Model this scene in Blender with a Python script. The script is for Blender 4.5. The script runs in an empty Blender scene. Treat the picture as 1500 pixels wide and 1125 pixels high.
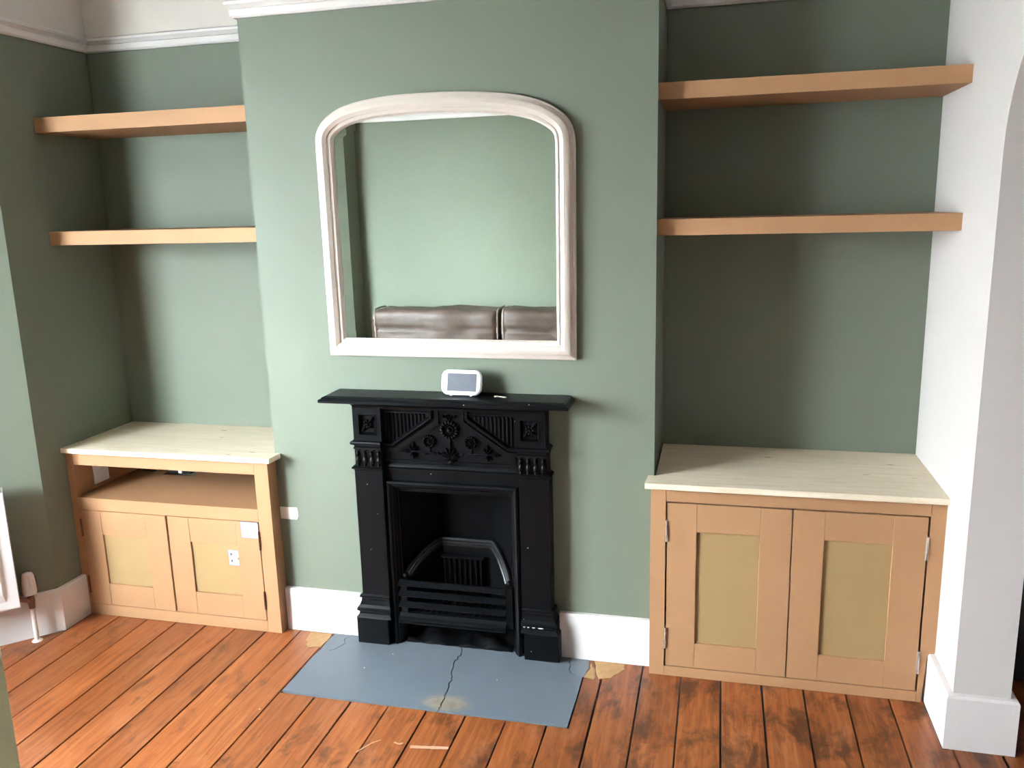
import bpy, bmesh, math, random
from mathutils import Vector, Matrix, noise
random.seed(7)
S = bpy.context.scene
COL = S.collection
PI = math.pi

# ------------------------------------------------------------------ camera
cam_d = bpy.data.cameras.new('camera')
cam_d.sensor_width = 36.0
cam_d.lens = 1223.0 / 1500 * 36.0
cam_d.clip_start = 0.02
cam = bpy.data.objects.new('camera', cam_d)
COL.objects.link(cam)
yaw, pitch, roll = 0.2458, -0.2080, -0.0261
fw = Vector((-math.sin(yaw) * math.cos(pitch), math.cos(yaw) * math.cos(pitch), math.sin(pitch)))
rt = Vector((math.cos(yaw), math.sin(yaw), 0))
up = rt.cross(fw)
r2 = rt * math.cos(roll) + up * math.sin(roll)
u2 = -rt * math.sin(roll) + up * math.cos(roll)
mw = Matrix((r2, u2, -fw)).transposed().to_4x4()
mw.translation = Vector((1.595, -2.6942, 1.5772))
cam.matrix_world = mw
S.camera = cam

# ------------------------------------------------------------------ world: overcast daylight through the bay window
W_ = bpy.data.worlds.new('overcast_sky')
S.world = W_
W_.use_nodes = True
bgn = W_.node_tree.nodes['Background']
bgn.inputs[0].default_value = (0.86, 0.95, 1.06, 1)
# standard overcast sky: luminance rises as (1 + 2 sin(elevation)) / 3 from horizon to zenith, the same all round
wn = W_.node_tree.nodes; wl = W_.node_tree.links
_tc = wn.new('ShaderNodeTexCoord'); _sx = wn.new('ShaderNodeSeparateXYZ')
wl.new(_tc.outputs['Generated'], _sx.inputs[0])
_mx = wn.new('ShaderNodeMath'); _mx.operation = 'MAXIMUM'; _mx.inputs[1].default_value = 0.0
wl.new(_sx.outputs[2], _mx.inputs[0])
SKY = 14.0
_ma = wn.new('ShaderNodeMath'); _ma.operation = 'MULTIPLY_ADD'
_ma.inputs[1].default_value = SKY * 2 / 3; _ma.inputs[2].default_value = SKY / 3
wl.new(_mx.outputs[0], _ma.inputs[0]); wl.new(_ma.outputs[0], bgn.inputs[1])
S.view_settings.view_transform = 'Standard'
S.view_settings.look = 'None'
S.view_settings.gamma = 1.0
S.view_settings.use_curve_mapping = False
S.view_settings.exposure = 4.22
S.cycles.max_bounces = 10
S.cycles.diffuse_bounces = 3
S.cycles.glossy_bounces = 5
S.cycles.transparent_max_bounces = 12

# ------------------------------------------------------------------ materials
def srgb(r, g, b):
    f = lambda c: (c / 255 / 12.92) if c / 255 <= 0.04045 else ((c / 255 + 0.055) / 1.055) ** 2.4
    return (f(r), f(g), f(b), 1)

class NT:
    def __init__(s, name):
        s.m = bpy.data.materials.new(name)
        s.m.use_nodes = True
        s.t = s.m.node_tree
        s.b = s.t.nodes['Principled BSDF']
        s.out = s.t.nodes['Material Output']
    def n(s, ty, ins=None, **props):
        nd = s.t.nodes.new(ty)
        for k, v in props.items():
            setattr(nd, k, v)
        for k, v in (ins or {}).items():
            s.set(nd.inputs[k], v)
        return nd
    def set(s, sock, v):
        if isinstance(v, bpy.types.NodeSocket):
            s.t.links.new(v, sock)
        else:
            sock.default_value = v
    def math(s, op, a, b=0.0, clamp=False):
        nd = s.n('ShaderNodeMath', operation=op)
        nd.use_clamp = clamp
        s.set(nd.inputs[0], a); s.set(nd.inputs[1], b)
        return nd.outputs[0]
    def mix(s, fac, a, b, blend='MIX'):
        nd = s.n('ShaderNodeMix', data_type='RGBA', blend_type=blend)
        s.set(nd.inputs[0], fac); s.set(nd.inputs[6], a); s.set(nd.inputs[7], b)
        return nd.outputs[2]
    def ramp(s, fac, stops, interp='LINEAR'):
        nd = s.n('ShaderNodeValToRGB')
        nd.color_ramp.interpolation = interp
        e = nd.color_ramp.elements
        while len(e) < len(stops):
            e.new(0.5)
        for k, (p, c) in enumerate(stops):
            e[k].position = p
            e[k].color = c if len(c) == 4 else (*c, 1)
        s.set(nd.inputs[0], fac)
        return nd.outputs[0]
    def pos(s):
        return s.n('ShaderNodeNewGeometry').outputs['Position']
    def mapv(s, vec, scale=(1, 1, 1), loc=(0, 0, 0), rot=(0, 0, 0)):
        nd = s.n('ShaderNodeMapping')
        s.set(nd.inputs[0], vec)
        nd.inputs[1].default_value = loc
        nd.inputs[2].default_value = rot
        nd.inputs[3].default_value = scale
        return nd.outputs[0]
    def noise(s, vec, scale=5, detail=4, rough=0.55, dist=0.0):
        nd = s.n('ShaderNodeTexNoise', {'Vector': vec, 'Scale': scale, 'Detail': detail, 'Roughness': rough, 'Distortion': dist})
        return nd.outputs[0]
    def voro(s, vec, scale=5, feature='F1'):
        nd = s.n('ShaderNodeTexVoronoi', {'Vector': vec, 'Scale': scale}, feature=feature)
        return nd.outputs['Distance']
    def bump(s, h, strength=0.1, dist=0.01):
        nd = s.n('ShaderNodeBump', {'Height': h, 'Strength': strength, 'Distance': dist})
        s.t.links.new(nd.outputs[0], s.b.inputs['Normal'])
    def fin(s, base=None, rough=None, metal=None, spec=None):
        if base is not None: s.set(s.b.inputs['Base Color'], base)
        if rough is not None: s.set(s.b.inputs['Roughness'], rough)
        if metal is not None: s.set(s.b.inputs['Metallic'], metal)
        if spec is not None: s.set(s.b.inputs['Specular IOR Level'], spec)
        return s.m

def m_paint(name, c1, c2, rough=0.6, bs=220, bstr=0.05, z_split=None, white=None):
    t = NT(name); p = t.pos()
    col = t.mix(t.noise(p, 3, 3), c1, c2)
    if z_split:
        z = t.n('ShaderNodeSeparateXYZ', {0: p}).outputs[2]
        col = t.mix(t.math('GREATER_THAN', z, z_split), col, white)
    t.bump(t.noise(p, bs, 2), bstr, 0.002)
    return t.fin(col, rough, spec=0.3)

WHITE = srgb(214, 204, 195)
MAT = {}
MAT['green'] = m_paint('sage_green_emulsion', srgb(108, 114, 98), srgb(112, 118, 102), 0.6, z_split=2.235, white=WHITE)
MAT['white'] = m_paint('white_emulsion', srgb(198, 189, 183), srgb(194, 185, 178), 0.6)
MAT['gloss'] = m_paint('white_satin_paint', srgb(214, 206, 202), srgb(209, 201, 197), 0.38, 60, 0.03)
MAT['ceil'] = m_paint('ceiling_white', srgb(205, 202, 198), srgb(200, 197, 192), 0.7)
MAT['frame'] = m_paint('cream_frame_paint', srgb(200, 186, 174), srgb(194, 180, 167), 0.42, 90, 0.02)
MAT['plastic'] = m_paint('white_plastic', srgb(238, 238, 242), srgb(234, 234, 238), 0.3, 300, 0.01)
MAT['olive'] = m_paint('olive_door_paint', srgb(176, 172, 134), srgb(170, 166, 128), 0.5)
MAT['paper'] = m_paint('paper_white', srgb(238, 238, 240), srgb(228, 230, 234), 0.7)
MAT['tape'] = m_paint('masking_tape', srgb(226, 222, 214), srgb(216, 211, 202), 0.7)
MAT['blue'] = m_paint('blue_print', srgb(120, 140, 205), srgb(110, 130, 195), 0.7)
MAT['ink'] = m_paint('dark_print', srgb(70, 72, 120), srgb(60, 60, 100), 0.7)

def m_mdf(name, a, b):
    t = NT(name); p = t.pos()
    f = t.noise(p, 420, 2, 0.6)
    g = t.noise(p, 6, 3)
    col = t.mix(t.math('MULTIPLY', f, 0.3), t.mix(g, a, b), srgb(138, 96, 64))
    t.bump(f, 0.04, 0.001)
    return t.fin(col, 0.62, spec=0.25)
MAT['mdf'] = m_mdf('raw_mdf', srgb(176, 134, 98), srgb(169, 126, 90))
MAT['mdfp'] = m_mdf('mdf_panel', srgb(164, 138, 96), srgb(158, 130, 89))

def m_pine():
    t = NT('pale_pine_board'); p = t.pos()
    st = t.n('ShaderNodeTexWhiteNoise', {'W': t.math('FLOOR', t.math('MULTIPLY', t.n('ShaderNodeSeparateXYZ', {0: p}).outputs[1], 9.0))}, noise_dimensions='1D').outputs[0]
    g = t.noise(t.mapv(p, (2.0, 38, 38)), 2.2, 5, 0.6, 0.6)
    col = t.ramp(g, [(0.3, srgb(212, 192, 162)), (0.55, srgb(223, 208, 184)), (0.8, srgb(229, 217, 197))])
    col = t.mix(t.math('MULTIPLY', st, 0.3), col, srgb(212, 194, 168))
    kn = t.voro(t.mapv(p, (3.2, 8.5, 1), (0.7, 0.3, 0)), 1.5)
    km = t.ramp(kn, [(0.0, (1, 1, 1)), (0.055, (0.55, 0.55, 0.55)), (0.09, (0, 0, 0))])
    col = t.mix(km, col, srgb(150, 104, 66))
    t.bump(g, 0.03, 0.002)
    return t.fin(col, 0.5, spec=0.3)
MAT['pine'] = m_pine()

def m_iron():
    t = NT('black_cast_iron'); p = t.pos()
    f = t.noise(p, 160, 3)
    w = t.noise(p, 9, 4)
    col = t.mix(w, (0.0014, 0.0017, 0.0021, 1), (0.0028, 0.0032, 0.0038, 1))
    v = t.voro(p, 27)
    n2 = t.noise(p, 14, 2)
    chip = t.math('MULTIPLY', t.math('LESS_THAN', v, 0.055), t.math('GREATER_THAN', n2, 0.56))
    col = t.mix(chip, col, srgb(205, 203, 196))
    t.bump(f, 0.1, 0.002)
    return t.fin(col, t.math('ADD', t.math('MULTIPLY', w, 0.12), 0.3), spec=0.14)
MAT['iron'] = m_iron()

def m_soot():
    t = NT('sooty_iron'); p = t.pos()
    w = t.noise(p, 30, 5, 0.7)
    col = t.mix(w, (0.0005, 0.0005, 0.0006, 1), (0.0025, 0.0025, 0.0027, 1))
    t.bump(w, 0.3, 0.004)
    return t.fin(col, 0.6, spec=0.06)
MAT['soot'] = m_soot()

def m_bare():
    t = NT('worn_iron_edge'); p = t.pos()
    w = t.noise(p, 70, 4, 0.7)
    col = t.mix(w, srgb(8, 8, 9), srgb(24, 23, 22))
    t.bump(w, 0.15, 0.002)
    return t.fin(col, 0.4, spec=0.25)
MAT['bare'] = m_bare()

def m_floor():
    t = NT('stained_pine_floorboard'); p = t.pos()
    rnd = t.n('ShaderNodeObjectInfo').outputs['Random']
    off = t.n('ShaderNodeCombineXYZ', {0: t.math('MULTIPLY', rnd, 37.0), 1: t.math('MULTIPLY', rnd, 91.0), 2: 0.0}).outputs[0]
    v = t.n('ShaderNodeVectorMath', {0: p, 1: off}, operation='ADD').outputs[0]
    g = t.noise(t.mapv(v, (26, 1.6, 1)), 2.4, 6, 0.62, 0.9)
    col = t.ramp(g, [(0.22, srgb(98, 48, 23)), (0.5, srgb(141, 78, 40)), (0.78, srgb(167, 103, 60))])
    tone = t.ramp(rnd, [(0, (0.78, 0.75, 0.73)), (0.5, (1, 1, 1)), (1, (1.1, 1.06, 1.02))])
    col = t.mix(1.0, col, tone, 'MULTIPLY')
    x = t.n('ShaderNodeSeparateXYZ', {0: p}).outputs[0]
    # ingrained dark varnish stains, heavier towards the right hand cupboard
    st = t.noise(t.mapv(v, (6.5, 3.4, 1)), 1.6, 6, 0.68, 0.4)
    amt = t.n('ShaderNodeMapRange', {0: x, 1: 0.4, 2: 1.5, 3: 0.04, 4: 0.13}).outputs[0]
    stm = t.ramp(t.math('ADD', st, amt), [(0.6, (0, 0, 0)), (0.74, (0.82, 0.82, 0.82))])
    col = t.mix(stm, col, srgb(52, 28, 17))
    kn = t.voro(t.mapv(v, (5.2, 1.7, 1)), 1.0)
    km = t.ramp(kn, [(0.0, (1, 1, 1)), (0.05, (0.7, 0.7, 0.7)), (0.085, (0, 0, 0))])
    col = t.mix(t.math('MULTIPLY', km, 0.75), col, srgb(62, 30, 16))
    wear = t.noise(t.mapv(v, (3, 1.3, 1)), 3.0, 5, 0.6)
    col = t.mix(t.ramp(wear, [(0.55, (0, 0, 0)), (0.8, (0.35, 0.35, 0.35))]), col, srgb(206, 140, 100))
    sp = t.math('MULTIPLY', t.math('LESS_THAN', t.voro(v, 14), 0.045), t.math('GREATER_THAN', t.noise(v, 4, 2), 0.56))
    col = t.mix(t.math('MULTIPLY', sp, 0.8), col, srgb(225, 205, 180))
    t.bump(t.math('ADD', g, t.math('MULTIPLY', st, 0.6)), 0.12, 0.003)
    return t.fin(col, t.ramp(wear, [(0.3, (0.3,) * 3), (0.7, (0.46,) * 3)]), spec=0.5)
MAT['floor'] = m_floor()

def m_hearth():
    t = NT('blue_grey_painted_hearth'); p = t.pos()
    n1 = t.noise(p, 5, 5, 0.65)
    col = t.mix(n1, srgb(86, 93, 99), srgb(104, 110, 116))
    sc = t.noise(t.mapv(p, (30, 70, 1), rot=(0, 0, 0.5)), 1.5, 4, 0.7)
    col = t.mix(t.ramp(sc, [(0.66, (0, 0, 0)), (0.76, (0.45, 0.45, 0.45))]), col, srgb(170, 180, 188))
    # patch where the paint has worn back to the screed
    d = t.n('ShaderNodeVectorMath', {0: t.mapv(p, (1.0, 1.9, 0), (-0.765, 0.375 * 1.9, 0)), 1: (0, 0, 0)}, operation='DISTANCE').outputs['Value']
    dm = t.math('ADD', d, t.math('MULTIPLY', t.math('SUBTRACT', t.noise(t.mapv(p, (14, 60, 1)), 1.0, 5, 0.7), 0.5), 0.11))
    pm = t.ramp(dm, [(0.055, (0.9, 0.9, 0.9)), (0.095, (0, 0, 0))])
    col = t.mix(pm, col, t.mix(t.noise(p, 22, 4), srgb(92, 80, 66), srgb(160, 148, 128)))
    sp = t.math('MULTIPLY', t.math('LESS_THAN', t.voro(p, 17), 0.04), t.math('GREATER_THAN', t.noise(p, 6, 2), 0.55))
    col = t.mix(sp, col, srgb(210, 215, 220))
    t.bump(t.math('ADD', n1, t.math('MULTIPLY', t.noise(p, 60, 3), 0.4)), 0.12, 0.004)
    return t.fin(col, 0.42, spec=0.45)
MAT['hearth'] = m_hearth()

def m_simple(name, c1, c2, rough, scale=40, bstr=0.1, metal=0.0, spec=0.5):
    t = NT(name); p = t.pos()
    f = t.noise(p, scale, 4, 0.6)
    t.bump(f, bstr, 0.002)
    return t.fin(t.mix(f, c1, c2), rough, metal, spec)
MAT['mortar'] = m_simple('sandy_mortar', srgb(146, 108, 68), srgb(180, 142, 98), 0.85, 50, 0.4)
MAT['smear'] = m_simple('thin_white_paint', srgb(196, 156, 130), srgb(176, 128, 98), 0.6, 60, 0.1)
MAT['dark'] = m_simple('dark_void', srgb(14, 11, 10), srgb(22, 18, 16), 0.9, 20, 0.05)
MAT['leather'] = m_simple('brown_leather', srgb(40, 31, 27), srgb(92, 74, 64), 0.5, 11, 0.3, spec=0.35)
MAT['piping'] = m_simple('pale_piping', srgb(150, 132, 118), srgb(128, 110, 98), 0.5)
MAT['steel'] = m_simple('hinge_steel', srgb(205, 200, 196), srgb(180, 172, 166), 0.35, 90, 0.05, 0.85)
MAT['brass'] = m_simple('tarnished_brass', srgb(120, 84, 62), srgb(92, 60, 44), 0.4, 90, 0.05, 0.8)
MAT['copper'] = m_simple('copper_fitting', srgb(128, 92, 76), srgb(98, 70, 58), 0.4, 60, 0.05, 0.6)
MAT['screen'] = m_simple('dull_grey_screen', srgb(92, 94, 100), srgb(104, 106, 112), 0.25, 30, 0.0)
MAT['black'] = m_simple('black_plastic', srgb(16, 16, 18), srgb(24, 24, 26), 0.4, 30, 0.02)
MAT['pave'] = m_simple('garden_paving', srgb(104, 104, 100), srgb(84, 84, 80), 0.9, 3, 0.2)
MAT['key'] = m_simple('pale_metal', srgb(222, 214, 196), srgb(190, 178, 150), 0.35, 60, 0.03, 0.6)

def m_mirror():
    t = NT('silvered_mirror')
    return t.fin((0.86, 0.90, 0.87, 1), 0.0, 1.0)
MAT['mirror'] = m_mirror()
def m_glass():
    t = NT('window_glass')
    tr = t.n('ShaderNodeBsdfTransparent', {0: (0.96, 0.98, 0.97, 1)})
    gl = t.n('ShaderNodeBsdfGlossy', {'Roughness': 0.0})
    fr = t.n('ShaderNodeFresnel', {'IOR': 1.45})
    mx = t.n('ShaderNodeMixShader', {0: fr.outputs[0], 1: tr.outputs[0], 2: gl.outputs[0]})
    t.t.links.new(mx.outputs[0], t.out.inputs[0])
    return t.m
MAT['glass'] = m_glass()

# ------------------------------------------------------------------ mesh helpers
class G:
    """collects shapes for ONE mesh object"""
    def __init__(s):
        s.v = []; s.f = []
    def add(s, vs, fs):
        o = len(s.v)
        s.v += [tuple(p) for p in vs]
        s.f += [tuple(i + o for i in f) for f in fs]
        return s
    def box(s, x0, x1, y0, y1, z0, z1):
        return s.add([(x0, y0, z0), (x1, y0, z0), (x1, y1, z0), (x0, y1, z0), (x0, y0, z1), (x1, y0, z1), (x1, y1, z1), (x0, y1, z1)],
                     [(0, 3, 2, 1), (4, 5, 6, 7), (0, 1, 5, 4), (1, 2, 6, 5), (2, 3, 7, 6), (3, 0, 4, 7)])
    def prism(s, poly, a, b, mp):
        """poly of (u,v) extruded from a to b, mp(u,v,h) -> xyz"""
        n = len(poly)
        vs = [mp(u, v, a) for u, v in poly] + [mp(u, v, b) for u, v in poly]
        fs = [tuple(range(n))[::-1], tuple(range(n, 2 * n))] + [(i, (i + 1) % n, n + (i + 1) % n, n + i) for i in range(n)]
        return s.add(vs, fs)
    def loft(s, rings, cap=True, closed=True):
        n = len(rings[0]); vs = [p for r in rings for p in r]; fs = []
        for k in range(len(rings) - 1):
            for i in range(n if closed else n - 1):
                j = (i + 1) % n
                fs.append((k * n + i, k * n + j, (k + 1) * n + j, (k + 1) * n + i))
        if cap:
            fs += [tuple(range(n))[::-1], tuple(range((len(rings) - 1) * n, len(rings) * n))]
        return s.add(vs, fs)
    def tube(s, pts, r, seg=8, cap=True):
        pts = [Vector(p) for p in pts]; rings = []
        ref = Vector((0, 0, 1))
        for i, p in enumerate(pts):
            d = (pts[min(i + 1, len(pts) - 1)] - pts[max(i - 1, 0)]).normalized()
            a = d.cross(ref if abs(d.dot(ref)) < 0.9 else Vector((1, 0, 0))).normalized()
            b = d.cross(a)
            rr = r[i] if isinstance(r, (list, tuple)) else r
            rings.append([tuple(p + (a * math.cos(2 * PI * k / seg) + b * math.sin(2 * PI * k / seg)) * rr) for k in range(seg)])
        return s.loft(rings, cap)
    def ell(s, c, r, ang=0.0, nu=8, nv=5):
        """ellipsoid, turned by ang about the y axis"""
        ca, sa = math.cos(ang), math.sin(ang); vs = []; fs = []
        P = lambda x, y, z: (c[0] + x * ca - z * sa, c[1] + y, c[2] + x * sa + z * ca)
        vs.append(P(0, -r[1], 0))
        for j in range(1, nv):
            th = PI * j / nv
            for i in range(nu):
                ph = 2 * PI * i / nu
                vs.append(P(r[0] * math.sin(th) * math.cos(ph), -r[1] * math.cos(th), r[2] * math.sin(th) * math.sin(ph)))
        vs.append(P(0, r[1], 0))
        for i in range(nu):
            j = (i + 1) % nu
            fs.append((0, 1 + i, 1 + j))
            for k in range(nv - 2):
                fs.append((1 + k * nu + i, 1 + (k + 1) * nu + i, 1 + (k + 1) * nu + j, 1 + k * nu + j))
            fs.append((len(vs) - 1, 1 + (nv - 2) * nu + j, 1 + (nv - 2) * nu + i))
        return s.add(vs, fs)
    def sweep(s, path, prof, mp, closed=False):
        """prof of (offset to the left of the path, height) carried along a 2D path with mitred corners"""
        n = len(path); P = [Vector(p) for p in path]; rings = []
        for i in range(n):
            a = (P[i] - P[i - 1]) if (i > 0 or closed) else (P[1] - P[0])
            b = (P[(i + 1) % n] - P[i]) if (i < n - 1 or closed) else (P[-1] - P[-2])
            a = a.normalized(); b = b.normalized()
            na = Vector((-a.y, a.x)); nb = Vector((-b.y, b.x))
            m = na + nb
            m = m / max(m.dot(na), 0.2) if m.length > 1e-6 else na
            rings.append([mp(P[i].x + m.x * o, P[i].y + m.y * o, h) for o, h in prof])
        if closed:
            rings.append(rings[0]); return s.loft(rings, False)
        return s.loft(rings, True)

def obj(name, g, mat, parent=None, bevel=0.0, smooth=False, seg=2, sub=0, ang=40):
    me = bpy.data.meshes.new(name)
    me.from_pydata(g.v, [], g.f)
    bm = bmesh.new(); bm.from_mesh(me)
    bmesh.ops.remove_doubles(bm, verts=bm.verts, dist=1e-6)
    bmesh.ops.recalc_face_normals(bm, faces=bm.faces)
    if bevel:
        ed = [e for e in bm.edges if len(e.link_faces) == 2 and e.calc_face_angle(0) > math.radians(35)]
        bmesh.ops.bevel(bm, geom=ed, offset=bevel, segments=seg, profile=0.5, affect='EDGES', clamp_overlap=True)
    xs = [v.co for v in bm.verts]
    lo = Vector([min(c[k] for c in xs) for k in range(3)]); hi = Vector([max(c[k] for c in xs) for k in range(3)])
    o0 = Vector(((lo.x + hi.x) / 2, (lo.y + hi.y) / 2, lo.z))
    bmesh.ops.translate(bm, verts=bm.verts, vec=-o0)
    bm.to_mesh(me); bm.free()
    me.materials.append(MAT[mat] if isinstance(mat, str) else mat)
    o = bpy.data.objects.new(name, me)
    COL.objects.link(o)
    if smooth:
        for p in me.polygons: p.use_smooth = True
        if ang < 180:
            me.set_sharp_from_angle(angle=math.radians(ang))
    if sub:
        md = o.modifiers.new('sub', 'SUBSURF'); md.levels = sub; md.render_levels = sub
    if parent is not None:
        o.parent = parent
        o.location = o0 - wloc(parent)
    else:
        o.location = o0
    return o
def wloc(o):
    l = Vector(o.location)
    while o.parent is not None:
        o = o.parent; l += Vector(o.location)
    return l
def tag(o, label, cat, group=None):
    o['label'] = label; o['category'] = cat
    if group: o['group'] = group
    return o
def struct(o):
    o['kind'] = 'structure'; return o
def thing(name, label, cat, loc, group=None):
    o = bpy.data.objects.new(name, None); COL.objects.link(o); o.location = loc
    o.empty_display_size = 0.05
    return tag(o, label, cat, group)
XZ = lambda u, v, h: (u, h, v)      # drawn on a wall facing the room, h = y
XY = lambda u, v, h: (u, v, h)      # drawn on the floor
def rect(x0, x1, z0, z1): return [(x0, z0), (x1, z0), (x1, z1), (x0, z1)]

# ------------------------------------------------------------------ dimensions
L, R, BW = -0.882, 2.282, 1.4
D1, D2 = 0.342, 0.388
ZC = 2.62
YB = -2.90
B = [(-0.882, -0.19), (-1.80, -1.108), (-1.80, -1.802), (-0.882, -2.72)]

# ------------------------------------------------------------------ walls
def wall(name, mat, *boxes):
    g = G()
    for b in boxes: g.box(*b)
    return struct(obj(name, g, mat))
wall('wall_left', 'green', (L - 0.25, L, -0.19, D1 + 0.2, 0, ZC))
wall('wall_left_front', 'green', (L - 0.25, L, YB - 0.15, -2.72, 0, ZC))
wall('wall_back_left', 'green', (L, 0.0, D1, D1 + 0.2, 0, ZC))
wall('wall_back_right', 'green', (BW, R, D2, D2 + 0.2, 0, ZC))
# chimney breast, open for the firebox
g = G()
g.box(0, 0.47, 0, 0.42, 0, ZC); g.box(0.93, BW, 0, 0.42, 0, ZC); g.box(0.47, 0.93, 0, 0.42, 0.66, ZC); g.box(0.47, 0.93, 0.30, 0.42, 0, 0.66)
struct(obj('wall_chimney_breast', g, 'green'))
# right wall with the arched opening to the back room
ya, yb_ = -0.28, -2.28
arch = []
zs, rise, ym, ha = 1.68, 0.55, (ya + yb_) / 2, (ya - yb_) / 2
for k in range(33):
    th = PI * k / 32
    arch.append((ym + ha * math.cos(th), zs + rise * math.sin(th)))
g = G()
YZ = lambda u, v, h: (h, u, v)
g.box(R, R + 0.15, ya, D2 + 0.2, 0, zs); g.box(R, R + 0.15, YB - 0.15, yb_, 0, zs)
g.box(R, R + 0.15, ya, D2 + 0.2, zs, ZC); g.box(R, R + 0.15, YB - 0.15, yb_, zs, ZC)
for k in range(32):
    (y0, z0), (y1, z1) = arch[k], arch[k + 1]
    g.prism([(y0, z0), (y1, z1), (y1, ZC), (y0, ZC)], R, R + 0.15, YZ)
struct(obj('wall_right', g, 'white'))
# wall opposite the fireplace, with the hall doorway
wall('wall_opposite', 'green', (L, 1.24, YB - 0.15, YB, 0, ZC), (1.95, R, YB - 0.15, YB, 0, ZC), (1.24, 1.95, YB - 0.15, YB, 2.03, ZC))
wall('wall_hall', 'white', (0.2, 3.2, -4.25, -4.1, 0, ZC), (0.2, 0.35, -4.1, YB - 0.15, 0, ZC), (3.05, 3.2, -4.1, YB - 0.15, 0, ZC))
# back room beyond the arch
wall('wall_back_room', 'white', (R + 0.15, 5.2, 1.4, 1.55, 0, ZC), (5.05, 5.2, YB, 1.4, 0, ZC), (R + 0.15, 5.2, YB - 0.15, YB, 0, ZC), (R, R + 0.15, D2 + 0.2, 1.55, 0, ZC))
wall('ceiling', 'ceil', (-2.1, 5.2, -4.25, 1.55, ZC, ZC + 0.1))

# bay window: three faces
def seg_frame(p0, p1):
    d = Vector((p1[0] - p0[0], p1[1] - p0[1])); ln = d.length; d.normalize()
    n = Vector((d.y, -d.x))
    return ln, (lambda s, o, z: (p0[0] + d.x * s + n.x * o, p0[1] + d.y * s + n.y * o, z))
def lbox(g, F, s0, s1, o0, o1, z0, z1):
    c = [(s0, o0), (s1, o0), (s1, o1), (s0, o1)]
    vs = [F(s, o, z0) for s, o in c] + [F(s, o, z1) for s, o in c]
    return g.add(vs, [(0, 3, 2, 1), (4, 5, 6, 7), (0, 1, 5, 4), (1, 2, 6, 5), (2, 3, 7, 6), (3, 0, 4, 7)])
SILL, HEAD = 0.74, 2.18
for i, (s0f, s1f) in enumerate([(0.48, 1.268), (0.03, 0.664), (0.03, 0.82)]):
    ln, F = seg_frame(B[i], B[i + 1])
    g = G()
    e0, e1 = (0.0, 0.05), (0.05, 0.0)
    a0 = 0.0; a1 = ln
    lbox(g, F, a0, a1, 0, 0.14, 0, SILL); lbox(g, F, a0, a1, 0, 0.14, HEAD, ZC)
    lbox(g, F, a0, s0f, 0, 0.14, SILL, HEAD); lbox(g, F, s1f, a1, 0, 0.14, SILL, HEAD)
    struct(obj('wall_bay_%s' % ['near', 'front', 'far'][i], g, 'green'))
    w = bpy.data.objects.new('window_%d' % (i + 1), None); COL.objects.link(w); w['kind'] = 'structure'
    w.location = F((s0f + s1f) / 2, 0.07, SILL)
    g = G(); t = 0.045
    lbox(g, F, s0f, s0f + t, 0.03, 0.13, SILL, HEAD); lbox(g, F, s1f - t, s1f, 0.03, 0.13, SILL, HEAD)
    lbox(g, F, s0f + t, s1f - t, 0.03, 0.13, SILL, SILL + t); lbox(g, F, s0f + t, s1f - t, 0.03, 0.13, HEAD - t, HEAD)
    bays = 1
    if bays == 2:
        m = (s0f + s1f) / 2; lbox(g, F, m - 0.03, m + 0.03, 0.03, 0.13, SILL + t, HEAD - t)
    obj('window_frame', g, 'gloss', w)
    g = G(); lbox(g, F, s0f - 0.02, s1f + 0.02, -0.04, 0.03, SILL - 0.03, SILL)
    obj('window_sill', g, 'gloss', w)
    spans = [(s0f + t, s1f - t)] if bays == 1 else [(s0f + t, m - 0.03), (m + 0.03, s1f - t)]
    zm = (SILL + HEAD) / 2
    for (p, q) in spans:
        for lo, hi, o in ((SILL + t, zm + 0.02, 0.045), (zm - 0.02, HEAD - t, 0.085)):
            g = G(); st = 0.035
            lbox(g, F, p, p + st, o, o + 0.035, lo, hi); lbox(g, F, q - st, q, o, o + 0.035, lo, hi)
            lbox(g, F, p + st, q - st, o, o + 0.035, lo, lo + st); lbox(g, F, p + st, q - st, o, o + 0.035, hi - st, hi)
            sash = obj('sash', g, 'gloss', w)
            g = G(); lbox(g, F, p + st, q - st, o + 0.016, o + 0.019, lo + st, hi - st)
            obj('pane', g, 'glass', sash)
g = G().box(-14, -1.96, -14, 12, -0.45, -0.4)
struct(obj('ground_outside', g, 'pave'))

# ------------------------------------------------------------------ skirting boards and picture rail
SK = [(0, 0.0), (0.02, 0.0), (0.02, 0.163), (0.016, 0.171), (0, 0.171)]
def skirt(name, path, mat='gloss'):
    g = G().sweep(path, SK, lambda u, v, h: (u, v, h))
    return struct(obj(name, g, mat))
# (left of the walking direction is the room side)
skirt('baseboard_breast_left', [(0.325, 0.0), (0.004, 0.0)])
skirt('baseboard_breast_right', [(1.392, 0.0), (1.075, 0.0)])
skirt('baseboard_left', [(L, -0.058), B[0], B[1], B[2], B[3], (L, YB), (1.24, YB)])
g = G().sweep([(R + 0.15, 0.3), (R + 0.15, ya), (R, ya), (R, D2)], SK, XY)
struct(obj('baseboard_right', g, 'gloss'))
RAIL = [(0, 2.222), (0.011, 2.222), (0.016, 2.228), (0.017, 2.246), (0.013, 2.250), (0.02, 2.256), (0.029, 2.262), (0.031, 2.270), (0.024, 2.276), (0.0, 2.277)]
g = G().sweep([(BW + 0.001, D2), (BW, D2), (BW, 0.0), (0.0, 0.0), (0.0, D1), (L, D1), B[0]], RAIL, XY)
struct(obj('trim_1', g, 'gloss', smooth=True, ang=30))
g = G().sweep([(R, D2), (BW, D2)], RAIL, XY)
struct(obj('trim_2', g, 'gloss', smooth=True, ang=30))

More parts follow.
